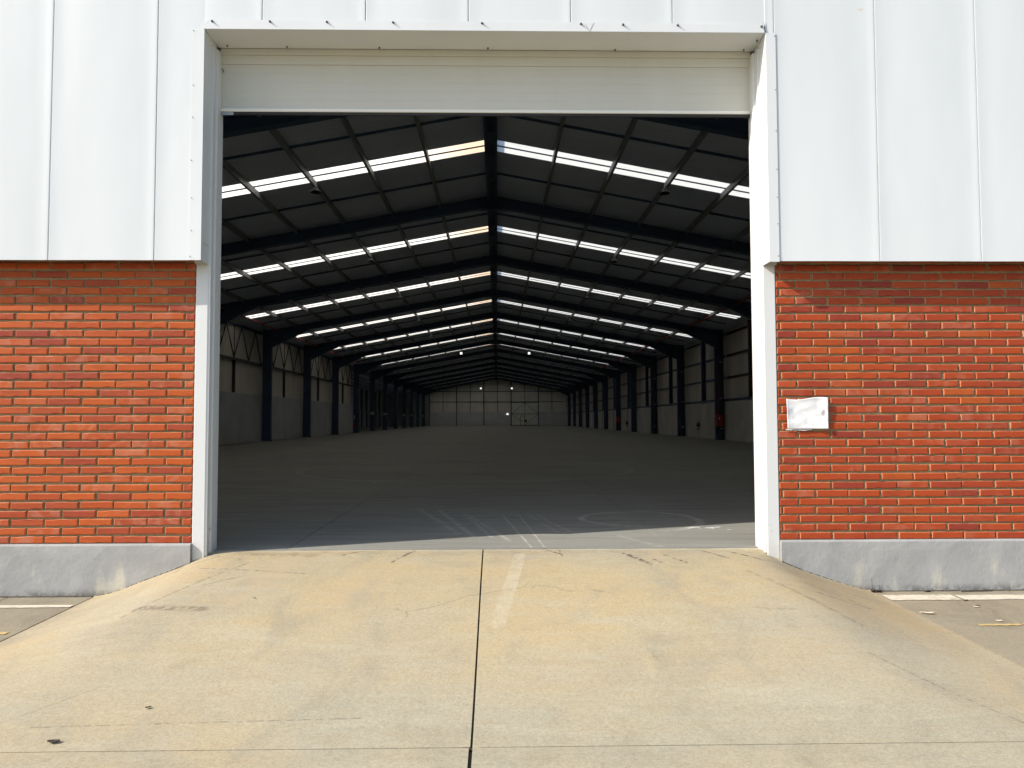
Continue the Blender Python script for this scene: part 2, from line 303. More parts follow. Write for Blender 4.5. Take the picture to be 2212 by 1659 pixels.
# ------------------------------------------------------------------ mesh helpers
class MB:
    def __init__(s): s.v = []; s.f = []
    def box(s, x0, x1, y0, y1, z0, z1):
        i = len(s.v)
        s.v += [(x0, y0, z0), (x1, y0, z0), (x1, y1, z0), (x0, y1, z0), (x0, y0, z1), (x1, y0, z1), (x1, y1, z1), (x0, y1, z1)]
        s.f += [tuple(i+k for k in q) for q in ((0, 3, 2, 1), (4, 5, 6, 7), (0, 1, 5, 4), (1, 2, 6, 5), (2, 3, 7, 6), (3, 0, 4, 7))]
        return s
    def prism(s, poly, vec):
        """polygon (3-d points) pushed along vec"""
        i = len(s.v); n = len(poly); vec = Vector(vec)
        s.v += [tuple(p) for p in poly] + [tuple(Vector(p)+vec) for p in poly]
        s.f.append(tuple(i+k for k in range(n))); s.f.append(tuple(i+n+k for k in reversed(range(n))))
        s.f += [(i+k, i+n+k, i+n+(k+1) % n, i+(k+1) % n) for k in range(n)]
        return s
    def sweep(s, prof, p0, p1, upv=(0, 0, 1)):
        """2-d profile (side, up) swept from p0 to p1"""
        p0, p1 = Vector(p0), Vector(p1); d = (p1-p0).normalized(); sd = d.cross(Vector(upv)).normalized(); u = sd.cross(d)
        return s.prism([p0+sd*a+u*b for a, b in prof], p1-p0)
    def rod(s, p0, p1, r, k=8):
        return s.sweep([(r*math.cos(2*math.pi*j/k), r*math.sin(2*math.pi*j/k)) for j in range(k)], p0, p1, (0, 0, 1) if abs((Vector(p1)-Vector(p0)).normalized().z) < .9 else (0, 1, 0))
    def grid(s, fn, nu, nv):
        i = len(s.v)
        for a in range(nu+1):
            for b in range(nv+1): s.v.append(tuple(fn(a/nu, b/nv)))
        for a in range(nu):
            for b in range(nv):
                q = i+a*(nv+1)+b; s.f.append((q, q+nv+1, q+nv+2, q+1))
        return s
    def lathe(s, prof, c_, k=16):
        i = len(s.v)
        for (r, z) in prof:
            for j in range(k):
                a = 2*math.pi*j/k; s.v.append((c_[0]+r*math.cos(a), c_[1]+r*math.sin(a), c_[2]+z))
        for q in range(len(prof)-1):
            for j in range(k):
                s.f.append((i+q*k+j, i+q*k+(j+1) % k, i+(q+1)*k+(j+1) % k, i+(q+1)*k+j))
        return s
    def mesh(s, name, mat, smooth=False, fix=True):
        me = bpy.data.meshes.new(name); me.from_pydata(s.v, [], s.f); me.materials.append(MAT[mat])
        if fix:
            bm = bmesh.new(); bm.from_mesh(me); bmesh.ops.recalc_face_normals(bm, faces=bm.faces); bm.to_mesh(me); bm.free()
        if smooth: me.polygons.foreach_set('use_smooth', [True]*len(me.polygons))
        me.update(); return me
    def build(s, name, mat, parent=None, smooth=False, fix=True):
        o = bpy.data.objects.new(name, s.mesh(name, mat, smooth, fix)); COL.objects.link(o)
        if parent: o.parent = parent
        return o
def ISEC(wd, h, tf=.015, tw=.012):
    """I profile; up axis is the depth h"""
    a, b = wd/2, h/2
    return [(-a, -b), (a, -b), (a, -b+tf), (tw/2, -b+tf), (tw/2, b-tf), (a, b-tf), (a, b), (-a, b), (-a, b-tf), (-tw/2, b-tf), (-tw/2, -b+tf), (-a, -b+tf)]
def RECT(wd, h): a, b = wd/2, h/2; return [(-a, -b), (a, -b), (a, b), (-a, b)]
def CSEC(wd, h, t=.006): return [(0, 0), (wd, 0), (wd, t), (t, t), (t, h-t), (wd, h-t), (wd, h), (0, h)]
def put(mesh, name, loc, parent, rotz=0):
    o = bpy.data.objects.new(name, mesh); COL.objects.link(o); o.location = loc; o.rotation_euler = (0, 0, rotz)
    if parent: o.parent = parent
    return o
def empty(name, label=None, cat=None, group=None, kind=None, loc=(0, 0, 0)):
    o = bpy.data.objects.new(name, None); COL.objects.link(o); o.location = loc; o.empty_display_size = .2
    return tag(o, label, cat, group, kind)
def tag(o, label=None, cat=None, group=None, kind=None):
    if label: o['label'] = label
    if cat: o['category'] = cat
    if group: o['group'] = group
    if kind: o['kind'] = kind
    return o
def copy_thing(o, loc, label):
    c_ = o.copy(); COL.objects.link(c_); c_.location = loc; c_['label'] = label
    for ch in o.children:
        d = ch.copy(); COL.objects.link(d); d.parent = c_
        for g in ch.children:
            e = g.copy(); COL.objects.link(e); e.parent = d
    return c_

# ------------------------------------------------------------------ dimensions (metres)
XC = -.13                      # ridge line of the hall
HW = 10.3                     # ridge to inner column face
BAY, NB = 7.5, 15
LEN = BAY*NB
SLOPE = .186
def zsheet(x): return 7.13 - SLOPE*abs(x-XC)       # underside of the roof lining
DL, DR = -2.156, 2.012         # door opening
ZB = 2.143                     # underside of the cladding
ZT = 3.866                     # door head
GY = -.302                     # yard level at the wall
def zyard(y): return GY + .02*max(y, -9)
THR = .13                      # line where ramp meets hall floor
XL, XR = -2.935, 2.775         # ramp sides

# ------------------------------------------------------------------ ground
def gz(y): return zyard(min(y, 0)) - .06
m = MB(); ys = [-900, -60, -20, -9, 0, 60, 200, 900]; xs = [-900, -60, -20, 20, 60, 900]
for x in xs:
    for y in ys: m.v.append((x, y, gz(y)))
for a in range(len(xs)-1):
    for b in range(len(ys)-1): q = a*len(ys)+b; m.f.append((q, q+len(ys), q+len(ys)+1, q+1))
tag(m.build('ground', 'soil'), kind='structure')

yard = empty('yard_pavement', kind='structure')
def slab(x0, x1, y0, y1, zf, mat, parent, nx=1, ny=1, gap=.004, thick=.1, name='slab'):
    x0 += gap; x1 -= gap; y0 += gap; y1 -= gap
    mb = MB(); mb.grid(lambda u, v: (x0+(x1-x0)*u, y0+(y1-y0)*v, zf(x0+(x1-x0)*u, y0+(y1-y0)*v)), nx, ny)
    # skirt
    def idx(a, b): return a*(ny+1)+b
    loop = [idx(a, 0) for a in range(nx)]+[idx(nx, b) for b in range(ny)]+[idx(a, ny) for a in range(nx, 0, -1)]+[idx(0, b) for b in range(ny, 0, -1)]
    n = len(loop); i = len(mb.v); mb.v += [mb.v[k] for k in loop]; j = len(mb.v); mb.v += [(mb.v[k][0], mb.v[k][1], mb.v[k][2]-thick) for k in loop]
    mb.f += [(i+(k+1) % n, i+k, j+k, j+(k+1) % n) for k in range(n)]
    return mb.build(name, mat, parent, fix=False)
fy = lambda x, y: zyard(y)
for (x0, x1) in ((-9, -6.4), (-6.4, -3.55), (-3.55, XL), (XR, 3.3), (3.3, 6.2), (6.2, 9)):
    slab(x0, x1, -2.55, -.032, fy, 'yard', yard, gap=.005)
for (x0, x1) in ((-9, -6.4), (-6.4, -3.3), (-3.3, -.11), (-.11, 3.3), (3.3, 6.2), (6.2, 9)):
    for (y0, y1) in ((-9, -5.6), (-5.6, -2.55)):
        slab(x0, x1, y0, y1, fy, 'ramp' if abs(x0+x1) < 4 else 'yard', yard, gap=.0075)
def line(x0, x1, y0, y1, mat):
    mb = MB(); n = 24
    mb.grid(lambda u, v: (x0+(x1-x0)*u, (y0 if v < .5 else y1)+random.uniform(-.006, .006), zyard(y0 if v < .5 else y1)+.004), n, 1)
    return mb.build('painted_line', mat, yard, fix=False)
line(XL-4, XL-.012, -.335, -.27, 'white_line'); line(XR+.012, 3.29, -.3, -.155, 'white_line'); line(3.31, 7.5, -.3, -.165, 'white_line')
line(3.02, 3.29, -.93, -.895, 'yellow_line'); line(3.31, 6.0, -.93, -.89, 'yellow_line'); line(-7, XL-.06, -.96, -.91, 'yellow_line')

# ramp up to the door
ramp = empty('entrance_ramp', kind='structure')
GP = [(-2.935, 1), (-2.86, .965), (-2.779, .885), (-2.636, .70), (-2.503, .53), (-2.337, .33), (-2.226, .17), (-2.15, .075), (-2.02, .018), (-1.85, 0),
      (1.7, 0), (1.88, .025), (2.008, .115), (2.102, .245), (2.288, .5), (2.495, .735), (2.655, .905), (2.72, .965), (2.775, 1)]
def glat(x):
    if x <= GP[0][0] or x >= GP[-1][0]: return 1
    for (a, p), (b, q) in zip(GP, GP[1:]):
        if a <= x <= b: return p+(q-p)*(x-a)/(b-a)
def glats(x): return sum(glat(x+d)*k for d, k in ((-.06, .2), (-.03, .2), (0, .2), (.03, .2), (.06, .2)))
def hfront(y):
    u = min(1, max(0, (-y+.02)/2.57)); s_ = u*u*(3-2*u); return .55*u+.45*s_
def zramp(x, y):
    z0 = zyard(min(y, 0)); q = min(1, max(0, (y+.03)/.12)); return z0*(1-(1-glats(x)*(1-q*q*(3-2*q)))*(1-hfront(y))) - .003
def ramp_slab(x0, x1):
    return slab(x0, x1, -2.55, THR, zramp, 'ramp', ramp, 64, 56, .0048, .1)
for a, b in ((XL, -.108), (-.108, XR)):
    o = ramp_slab(a, b); o.data.polygons.foreach_set('use_smooth', [True]*len(o.data.polygons))

mb = MB(); mb.grid(lambda u, v: (-.114+.012*u, -2.55+(THR+2.55)*v, zramp(-.108, -2.55+(THR+2.55)*v)-.011), 1, 40); mb.build('joint_filler', 'filler', ramp, fix=False)
MB().box(XL, XR, -2.56, -2.54, -.45, zyard(-2.55)-.008).build('joint_filler', 'filler', ramp)
MB().prism([(-.118, -9, -.7), (-.118, -2.57, -.6), (-.118, -2.57, zyard(-2.57)-.012), (-.118, -9, zyard(-9)-.012)], (.016, 0, 0)).build('joint_filler', 'filler', ramp)
def grit(x0, x1, zf, parent, y=-.0335, n=70):
    rg_ = random.Random(int(x0*100)); mb = MB()
    for k in range(n+1):
        x = x0+(x1-x0)*k/n; wd = rg_.uniform(.002, .011); h = rg_.uniform(.003, .012)
        mb.v += [(x, y+.006, zf(x, y)+h), (x, y-.002, zf(x, y)+h*.6), (x, y-wd, zf(x, y)+.0015)]
    for k in range(n):
        for q in (0, 1): mb.f.append((3*k+q, 3*k+q+1, 3*k+q+4, 3*k+q+3))
    tag(mb.build('joint_grit', 'grit', parent, fix=False), kind='stuff')
grit(XL+.02, -2.25, zramp, ramp); grit(2.11, XR-.02, zramp, ramp); grit(-7, XL-.01, fy, yard); grit(XR+.01, 7, fy, yard)
# hall floor, cast in long strips
floor = empty('warehouse_floor', kind='structure')
edges = [-19.5, -16.4, -13.45, -10.5, -7.5, -4.55, -1.6, 1.345, 4.3, 7.25, 10.9]
for a, b in zip(edges, edges[1:]):
    y0 = THR if a > -11 else BAY*7
    slab(a, b, y0, LEN, lambda x, y: 0, 'floor', floor, 1, 1, .003, .12)

# ------------------------------------------------------------------ brick walls with plinths
def brick_mesh(L, mat, seed, parts=False):
    rd = random.Random(seed); H, D, b = .0505, .075, .0055
    mb = MB()
    def j(): return rd.uniform(-.0011, .0011)
    # back rim, worn front arris, chamfered face (front is -y, brick face at y = 0)
    nseg = 5 if L > .12 else 2
    def ringp(ins, y, chips):
        lo = [(ins+(L-2*ins)*k/nseg, ins) for k in range(nseg+1)]; hi = [(L-ins-(L-2*ins)*k/nseg, H-ins) for k in range(nseg+1)]
        return [(x+j(), y+chips[q]*.35, z+j()+(chips[q] if q <= nseg else -chips[q])) for q, (x, z) in enumerate(lo+hi)]
    nr = 2*(nseg+1); ch = [rd.uniform(.002, .0045) if rd.random() < .12 else rd.uniform(-.0004, .0008) for _ in range(nr)]
    A = [(x, D, z) for x, z in [(L*k/nseg, 0) for k in range(nseg+1)]+[(L-L*k/nseg, H) for k in range(nseg+1)]]
    mb.v = A+ringp(0, b*.9, ch)+ringp(b, 0, ch)
    for p in (0, nr):
        for k in range(nr): mb.f.append((p+k, p+(k+1) % nr, p+nr+(k+1) % nr, p+nr+k))
    mb.f.append(tuple(range(2*nr, 3*nr)))
    return mb

def brick_wall(name, label, xa, xb, xin, sign, mat, seed, pe, po_, PITCH, COURSE):
    """xin: jamb-side end; courses counted from the plinth up"""
    rd = random.Random(seed)
    root = empty(name, label, 'wall')
    ncourse = 34; zb = .0775
    MB().box(min(xa, xb), max(xa, xb), .0145, .11, .05, ZB+.16).build('mortar_bed', 'mortar', root)
    L = PITCH-.0125
    full = [brick_mesh(L, mat, seed*50+k).mesh('brick', mat, fix=True) for k in range(8)]
    cache = {}
    far = MB(); nfar = []
    for cidx in range(ncourse+1):
        z = zb+cidx*COURSE
        off = po_ if cidx % 2 else pe
        k = -1
        while True:
            # distances from jamb outwards
            d0 = off-PITCH+k*PITCH; d1 = d0+L; k += 1
            d0 = max(d0, 0)
            if d1 - d0 < .008: continue
            if d0 > 8.7: break
            wdt = d1-d0; jz = rd.uniform(-.0017, .0017)+.0015*math.sin(d0*2.1+cidx*.7); jx = rd.uniform(-.0038, .0038); jy = rd.uniform(-.003, .002)
            x_ = xin+d0 if sign > 0 else xin-d1
            if d0 < 2.0:
                if wdt > L-.001: me = full[rd.randrange(8)]
                else:
                    key = round(wdt, 3)
                    if key not in cache: cache[key] = brick_mesh(wdt, mat, int(wdt*1e4)).mesh('brick', mat)
                    me = cache[key]; jx = 0
                o = put(me, 'brick', (x_+jx, jy, z+jz), root); o.rotation_euler = (0, rd.uniform(-.006, .006), rd.uniform(-.008, .008))
            else:
                bm_ = brick_mesh(wdt, mat, rd.randrange(9999)); i = len(far.v); nfar.append(len(bm_.f))
                far.v += [(p[0]+x_, p[1]+jy, p[2]+z+jz) for p in bm_.v]; far.f += [tuple(q+i for q in f_) for f_ in bm_.f]
    fo = far.build('distant_brickwork', mat+'_far', root, fix=False); tag(fo, kind='stuff')
    at = fo.data.attributes.new('brick_random', 'FLOAT', 'FACE'); vals = []
    for q in nfar: vals += [rd.random()]*q
    at.data.foreach_set('value', vals)
    # plinth: slightly uneven render, softened top edge
    nx = 90; pr = [(-.03, -.5), (-.03, -.3), (-.03, -.2), (-.03, -.1), (-.031, .0), (-.03, .062), (-.026, .071), (-.02, .0745), (.05, .0765)]
    pb = MB()
    def pf(u, v):
        k = min(int(v*(len(pr)-1)+.5), len(pr)-1); y, z = pr[k]
        return (xa+(xb-xa)*u, y+(rd.uniform(-.0012, .0012) if 0 < k < 6 else 0), z)
    pb.grid(pf, nx, len(pr)-1)
    for xe in (xa, xb): pb.prism([(xe, y, z) for y, z in pr]+[(xe, .05, -.5)], (.0005, 0, 0))
    pb.build('plinth', 'plinth', root)
    return root
brick_wall('brick_wall', 'orange brick wall on grey plinth left of the doorway, without a notice', -10.9, -2.248, -2.252, -1, 'brick_l', 3, .08, .206, .25, .0634)
brick_wall('brick_wall', 'deep red brick wall on grey plinth right of the doorway, carrying the paper notice', 2.108, 10.6, 2.112, 1, 'brick_r', 5, .153, .278, .2475, .0631)

# ------------------------------------------------------------------ white cladding of the gable
clad = empty('metal_cladding', 'white vertical metal cladding panels above the brick walls', 'cladding')
def ztop(x): return zsheet(x)+.22
PW = .7625; P0 = 2.078
prof = [(.0028, .02), (.0028, .001), (.0045, .0), (.03, .001), (.07, .002), (.12, .0012), (.2, -.0005), (.3, -.0015), (.381, -.0018), (.46, -.0015), (.56, -.0005), (.64, .0012), (.69, .002), (.72, .0014), (.735, .0006), (.7465, .0002), (.7555, .0004), (.759, .003), (.759, .02)]
for k in range(-17, 12):
    x0 = P0+k*PW
    if x0+PW < -10.95 or x0 > 10.7: continue
    zb0 = ZB if (x0+PW < DL+.03 or x0 > DR-.01) else None
    def panel(xa_, xb_, z0):
        mb = MB(); pp = [(p, d) for p, d in prof if xa_-1e-6 <= x0+p <= xb_+1e-6]
        if not pp: return
        if x0+pp[0][0] > xa_+1e-3: pp = [(xa_-x0, .0)]+pp
        if x0+pp[-1][0] < xb_-1e-3: pp = pp+[(xb_-x0, .0)]
        nz = 8
        for (p, d) in pp:
            for q in range(nz+1):
                x = x0+p; mb.v.append((x, -.15+d, z0+(ztop(x)-z0)*q/nz))
        for a in range(len(pp)-1):
            for q in range(nz): s_ = a*(nz+1)+q; mb.f.append((s_, s_+nz+1, s_+nz+2, s_+1))
        o = mb.build('panel', 'clad', clad, fix=False)
        sm = [abs(mb.v[f_[0]][1]-mb.v[f_[1]][1]) < .0019 for f_ in mb.f]; o.data.polygons.foreach_set('use_smooth', sm)
        bm = bmesh.new(); bm.from_mesh(o.data)
        for e in bm.edges:
            if len(e.link_faces) == 2 and e.calc_face_angle(0) > .12: e.smooth = False
        bm.to_mesh(o.data); bm.free()
    if x0+PW <= DL or x0 >= DR: panel(x0, x0+PW, ZB)
    elif x0 < DL:  panel(x0, DL, ZB); panel(DL, x0+PW, ZT)
    elif x0+PW > DR: panel(x0, DR, ZT); panel(DR, x0+PW, ZB)
    else: panel(x0, x0+PW, ZT)
# drip edge under the panels and the backing behind them
for a, b in ((-10.9, DL), (2.1, 10.6)):
    MB().box(a, b, -.126, -.124, ZB+.01, ZB+.13).build('drip_edge', 'clad', clad); MB().box(a, b, -.1239, .02, ZB+.13, ZB+.135).build('closure_strip', 'navy', clad)
MB().box(-10.9, -2.262, .11, .2, -.4, 5.6).build('lining_board', 'panel', clad)
MB().box(2.12, 10.6, .11, .2, -.4, 5.6).build('lining_board', 'panel', clad)
g = MB().prism([(-10.9, .11, 5.6), (-2.262, .11, 5.6), (-2.262, .11, ZT+.01), (2.12, .11, ZT+.01), (2.12, .11, 5.6), (10.6, .11, 5.6), (10.6, .11, ztop(10.6)-.1), (XC, .11, ztop(XC)-.1), (-10.9, .11, ztop(-10.9)-.1)], (0, .09, 0))
g.build('lining_board', 'panel', clad)

# ------------------------------------------------------------------ door surround
sur = empty('door_surround', 'white flashing and posts framing the wide doorway', 'door frame')
# header flashing in two lengths, lapped with a folded V
MB().prism([(-2.17, -.1555, ZT-.002), (.69, -.1555, ZT-.002), (.652, -.1555, 3.934), (-2.135, -.1555, 3.936), (-2.17, -.1555, 3.905)], (0, .003, 0)).build('header_flashing', 'trim', sur)
MB().prism([(.695, -.1555, ZT-.002), (2.012, -.1555, ZT-.002), (2.0, -.1555, 3.93), (.726, -.1555, 3.934)], (0, .003, 0)).build('header_flashing', 'trim', sur)
MB().prism([(.655, -.1575, 3.934), (.725, -.1575, 3.934), (.693, -.1575, ZT)], (0, .002, 0)).build('lap_tab', 'trim', sur)
MB().prism([(2.0, -.158, 3.955), (2.013, -.156, ZT), (2.004, -.156, ZT)], (0, .002, .0)).build('corner_tab', 'steel', sur)
# soffit
MB().prism([(DL, -.156, ZT), (DR, -.156, ZT), (DR, THR, ZT-.006), (DL, THR, ZT-.006)], (0, 0, .006)).build('soffit', 'trim', sur)
# jamb flashings at cladding level: face strip + reveal
MB().box(-2.243, DL, -.1555, -.1525, ZB, 3.862).box(DL-.003, DL, -.1525, .0, ZB, 3.862).build('jamb_flashing', 'trim', sur)
MB().box(DR, 2.086, -.1555, -.1525, ZB-.006, 3.862).box(DR, DR+.003, -.1525, .0, ZB-.006, 3.862).build('jamb_flashing', 'trim', sur)
# posts under the cladding
def rpost(x0, x1):
    b = .004; mb = MB()
    pl = [(x0+b, -.002), (x1-b, -.002), (x1, .002), (x1, .1), (x0, .1), (x0, .002)]
    return mb.prism([(x, y, -.16) for x, y in pl], (0, 0, ZB+.16)).build('post', 'post', sur)
rpost(-2.247, -2.155); rpost(2.014, 2.106)
MB().box(-2.262, -2.17, .1, .2, -.1, ZT).build('inner_post', 'post', sur); MB().box(2.03, 2.122, .1, .2, -.1, ZT).build('inner_post', 'post', sur)
MB().box(-2.262, DL-.001, .0, .1, ZB, ZT).build('inner_post', 'post', sur); MB().box(DR+.001, 2.122, .0, .1, ZB, ZT).build('inner_post', 'post', sur)
# screws: proud heads of the header row, small ones elsewhere
mb = MB(); mb.lathe([(0, 0), (.009, 0), (.009, .004), (.006, .004), (.006, .01), (.003, .012), (.003, .02), (0, .02)], (0, 0, 0), 8)
scr = mb.mesh('screw', 'steel')
def screw(x, y, z, rot, s_=1.0):
    o = put(scr, 'screw', (x, y, z), sur); o.rotation_euler = rot; o.scale = (s_,)*3
for (x, z) in ((-2.1, 3.921), (-1.676, 3.922), (-1.257, 3.922), (-.768, 3.922), (-.109, 3.921), (.628, 3.921), (.943, 3.917), (1.352, 3.917), (1.982, 3.911)):
    screw(x, -.1555, z, (R(90), 0, 0), .95)
for (x, y) in ((-2.073, .088), (-1.619, .1), (-.908, .102), (-.068, .1), (.924, .11), (1.93, .1), (1.985, -.045)):
    screw(x, y, ZT-.005, (R(180), 0, 0), .85)
for z in (3.85, 3.44, 3.2, 2.88, 2.6, 2.36, 2.17): screw(-2.232+random.uniform(-.006, .004), -.1555, z, (R(90), 0, 0), .38)
for z in (3.84, 3.43, 3.12, 2.83, 2.62, 2.42, 2.18): screw(2.078, -.1555, z, (R(90), 0, 0), .38)

# ------------------------------------------------------------------ roller shutter, rolled almost fully up
sh = empty('roller_shutter', 'off-white roller shutter rolled up at the top of the doorway', 'shutter')
SL, SR = -2.139, 1.992
MB().box(SL, SR, .135, .16, 3.812, 3.8595).build('fascia', 'shut', sh)
MB().box(SL, SR, .148, .18, 3.742, 3.811).build('fascia', 'shut', sh)
sp = [(.1502, 0), (.1494, .003), (.149, .035), (.1493, .0665), (.1503, .0695), (.165, .0695), (.165, 0)]
smesh = MB().prism([(SL, y, z) for y, z in sp], (SR-SL, 0, 0)).mesh('slat', 'shut')
for k in range(7): put(smesh, 'slat', (0, .008, 3.394+k*.0698), sh)
MB().prism([(SL+.004, y, z) for y, z in ((.146, 3.366), (.142, 3.37), (.142, 3.388), (.148, 3.3925), (.172, 3.3925), (.172, 3.366))], (SR-SL-.008, 0, 0)).build('bottom_bar', 'bar', sh)
MB().box(SL+.006, SR-.006, .149, .169, 3.345, 3.3655).build('rubber_seal', 'rubber', sh)
MB().box(SL+.004, SL+.1, .144, .147, 3.338, 3.364).build('lock_plate', 'galv', sh)
# guides: a channel beside each jamb
def guide(sx, x0, x1):
    pl = [(x0, .002), (x0+sx*.012, .004), (x0+sx*.012, .05), (x0+sx*.004, .056), (x0+sx*.004, .062), (x1, .068), (x1, .128), (x1-sx*.006, .132), (x1-sx*.006, .2), (x0-sx*.02, .2), (x0-sx*.02, .002)]
    MB().prism([(x, y, -.02) for x, y in pl], (0, 0, ZT-.03)).build('guide_rail', 'post', sh)
guide(1, -2.153, -2.131); guide(-1, 2.0125, 1.985)
hk = MB()
for a in range(7):
    t0, t1 = a/7*2.4, (a+1)/7*2.4
    hk.rod((SL+.0+.022*math.sin(t0), .14, 3.7-.016+.016*math.cos(t0)), (SL+.022*math.sin(t1), .14, 3.7-.016+.016*math.cos(t1)), .003, 5)
hk.build('cable_end', 'black', sh)

# ------------------------------------------------------------------ paper notice on the right wall
nb = MB()
def nf(u, v):
    x = 2.168+.314*u+.006*(1-v)*(1-u); z = .902+.226*v+.006*u*v
    bul = .005*math.sin(u*5+v*3)*math.sin(v*5+1)+.0014*math.sin(u*13+v*9)+.0008*math.sin(v*17-u*9)
    curl = .016*(u**8+(1-u)**10)+.014*v**9*math.sin(u*math.pi)
    return (x, -.012-abs(bul)-curl*.6, z-.008*v**6*math.sin(u*6))
nb.grid(nf, 40, 30)
note = empty('notice', 'crumpled white paper notice in a plastic sleeve on the red brick', 'notice', loc=(0, 0, 0))
po = nb.build('paper', 'notice', note, smooth=True, fix=False)
so = po.modifiers.new('thick', 'SOLIDIFY'); so.thickness = .0008
MB().prism([(2.163, -.008, .893), (2.30, -.010, .889), (2.36, -.009, .893), (2.36, -.009, .9), (2.166, -.008, .902)], (0, -.0015, 0)).build('sleeve_rim', 'sleeve', note)

# ------------------------------------------------------------------ roof
roof = empty('roof', 'dark pitched roof lining with skylight strips over the hall', 'roof')
XE = HW+.85
def slope_sheet(y0, y1, side, mat, name, dz=0, th=.012, xa=.02, xb=XE):
    a = XC+side*xa; b = XC+side*xb
    pl = [(a, y0, zsheet(a)+dz), (b, y0, zsheet(b)+dz), (b, y0, zsheet(b)+dz+th), (a, y0, zsheet(a)+dz+th)]
    return MB().prism(pl, (0, y1-y0, 0)).build(name, mat, roof)
SK = (3.39, 3.695, 3.745, 4.10)
for side in (-1, 1):
    for n in range(NB+1):
        y0 = .12 if n == 0 else BAY*(n-1)+SK[3]; y1 = BAY*n+SK[0] if n < NB else LEN+.2
        slope_sheet(y0, y1, side, 'roof', 'roof_sheet', xa=0)
    for n in range(NB):
        yb = BAY*n
        for a, b in ((SK[0], SK[1]), (SK[2], SK[3])):
            p, q = XC+side*.12, XC+side*(HW-.02)
            mb = MB(); mb.grid(lambda u, v: (p+(q-p)*u, yb+a+(b-a)*v, zsheet(p+(q-p)*u)+.004), 8, 1); mb.build('skylight', 'sky', roof, fix=False)
        slope_sheet(yb+SK[0], yb+SK[3], side, 'roof', 'eave_sheet', xa=HW-.02)
        for yy in (1.84, 3.72, 5.6):
            a = XC+side*.14; b = XC+side*HW; t_ = .022 if yy != 3.72 else .027; dp = .045 if yy != 3.72 else .012
            MB().prism([(a, yb+yy-t_, zsheet(a)-dp), (b, yb+yy-t_, zsheet(b)-dp), (b, yb+yy-t_, zsheet(b)-.001 if yy != 3.72 else zsheet(b)+.003), (a, yb+yy-t_, zsheet(a)-.001 if yy != 3.72 else zsheet(a)+.003)], (0, 2*t_, 0)).build('sag_bar', 'navy', roof)
    for k in range(7):
        x = XC+side*(1.385+1.293*k)
        pf_ = [(side*a, b) for a, b in CSEC(.06, .14)]
        MB().prism([(x+a, .25, zsheet(x)-.145+b) for a, b in pf_], (0, LEN-.3, 0)).build('purlin', 'purlin', roof)
MB().box(XC-.12, XC+.12, .12, LEN+.2, zsheet(XC)+.03, zsheet(XC)+.09).build('ridge_cap', 'roof', roof)
# ridge beam: two channels with cross plates
for sgn in (-1, 1):
    MB().prism([(XC+sgn*(.14-a), .25, 6.87+b) for a, b in CSEC(.07, .22, .008)], (0, LEN-.3, 0)).build('ridge_channel', 'navy', roof)
MB().box(XC-.132, XC+.132, .3, LEN-.1, 7.06, 7.07).build('ridge_plate', 'navy', roof)
for n in range(NB):
    for yy in (.9, 2.4, 3.72, 5.6): MB().box(XC-.068, XC+.068, BAY*n+yy, BAY*n+yy+(.02 if yy != 2.4 else .5), 6.89, 6.94).build('cross_plate', 'navy2', roof)

# ------------------------------------------------------------------ portal frames
ORD = ['nearest', 'second', 'third', 'fourth', 'fifth', 'sixth', 'seventh', 'eighth', 'ninth', 'tenth', 'eleventh', 'twelfth', 'thirteenth', 'farthest']
def frame_proto():
    f_ = empty('portal_frame', 'navy steel portal frame spanning the hall', 'frame', 'portal frames of the hall')
    for s in (-1, 1):
        xi = XC+s*HW; xm = xi+s*.2
        cm_ = MB().sweep(ISEC(.2, .4, .018, .014), (xm, 0, 0), (xm, 0, zsheet(xm)-.02), (1, 0, 0)); cm_ = cm_.build('column', 'navy', f_)
        top = lambda x: zsheet(x)-.075
        dep = .285
        a = XC+s*.012; b = xi
        # rafter: web + flanges
        web = [(a, top(a)), (b, top(b)), (b, top(b)-dep), (a, top(a)-dep)]
        rf = MB(); rf.prism([(x, -.007, z) for x, z in web], (0, .014, 0))
        for dz in (0, -dep+.016):
            rf.prism([(a, -.1, top(a)+dz), (b, -.1, top(b)+dz), (b, -.1, top(b)+dz-.016), (a, -.1, top(a)+dz-.016)], (0, .2, 0))
        rfo = rf.build('rafter', 'navy', f_)
        # knee haunch
        h0, h1 = xi-s*1.7, xi
        kn = MB(); kn.prism([(h0, -.006, top(h0)-dep), (h1, -.006, top(h1)-dep), (h1, -.006, top(h1)-dep-.5)], (0, .012, 0))
        kn.prism([(h0, -.1, top(h0)-dep), (h1, -.1, top(h1)-dep-.5), (h1, -.1, top(h1)-dep-.516), (h0, -.1, top(h0)-dep-.016)], (0, .2, 0)); kn.build('haunch', 'navy', rfo)
        MB().box(min(xi, xi+s*.5)-.03, max(xi, xi+s*.43)+.03, -.14, .14, 0, .025).build('base_plate', 'navy2', cm_)
    MB().box(XC-.011, XC+.011, -.1, .1, zsheet(XC)-.46, zsheet(XC)-.08).build('apex_plate', 'navy2', f_)
    ap = MB(); za = zsheet(XC)-.075-.285+.03
    ap.prism([(XC-.75, -.006, za-.12), (XC-.01, -.006, za), (XC+.01, -.006, za), (XC+.75, -.006, za-.12), (XC+.4, -.006, za-.1), (XC-.4, -.006, za-.1)], (0, .012, 0))
    ap.prism([(XC-.75, -.09, za-.125), (XC-.4, -.09, za-.105), (XC+.4, -.09, za-.105), (XC+.75, -.09, za-.125), (XC+.4, -.09, za-.12), (XC-.4, -.09, za-.12)], (0, .18, 0)); ap.build('apex_haunch', 'navy', f_)
    return f_
fr = frame_proto()
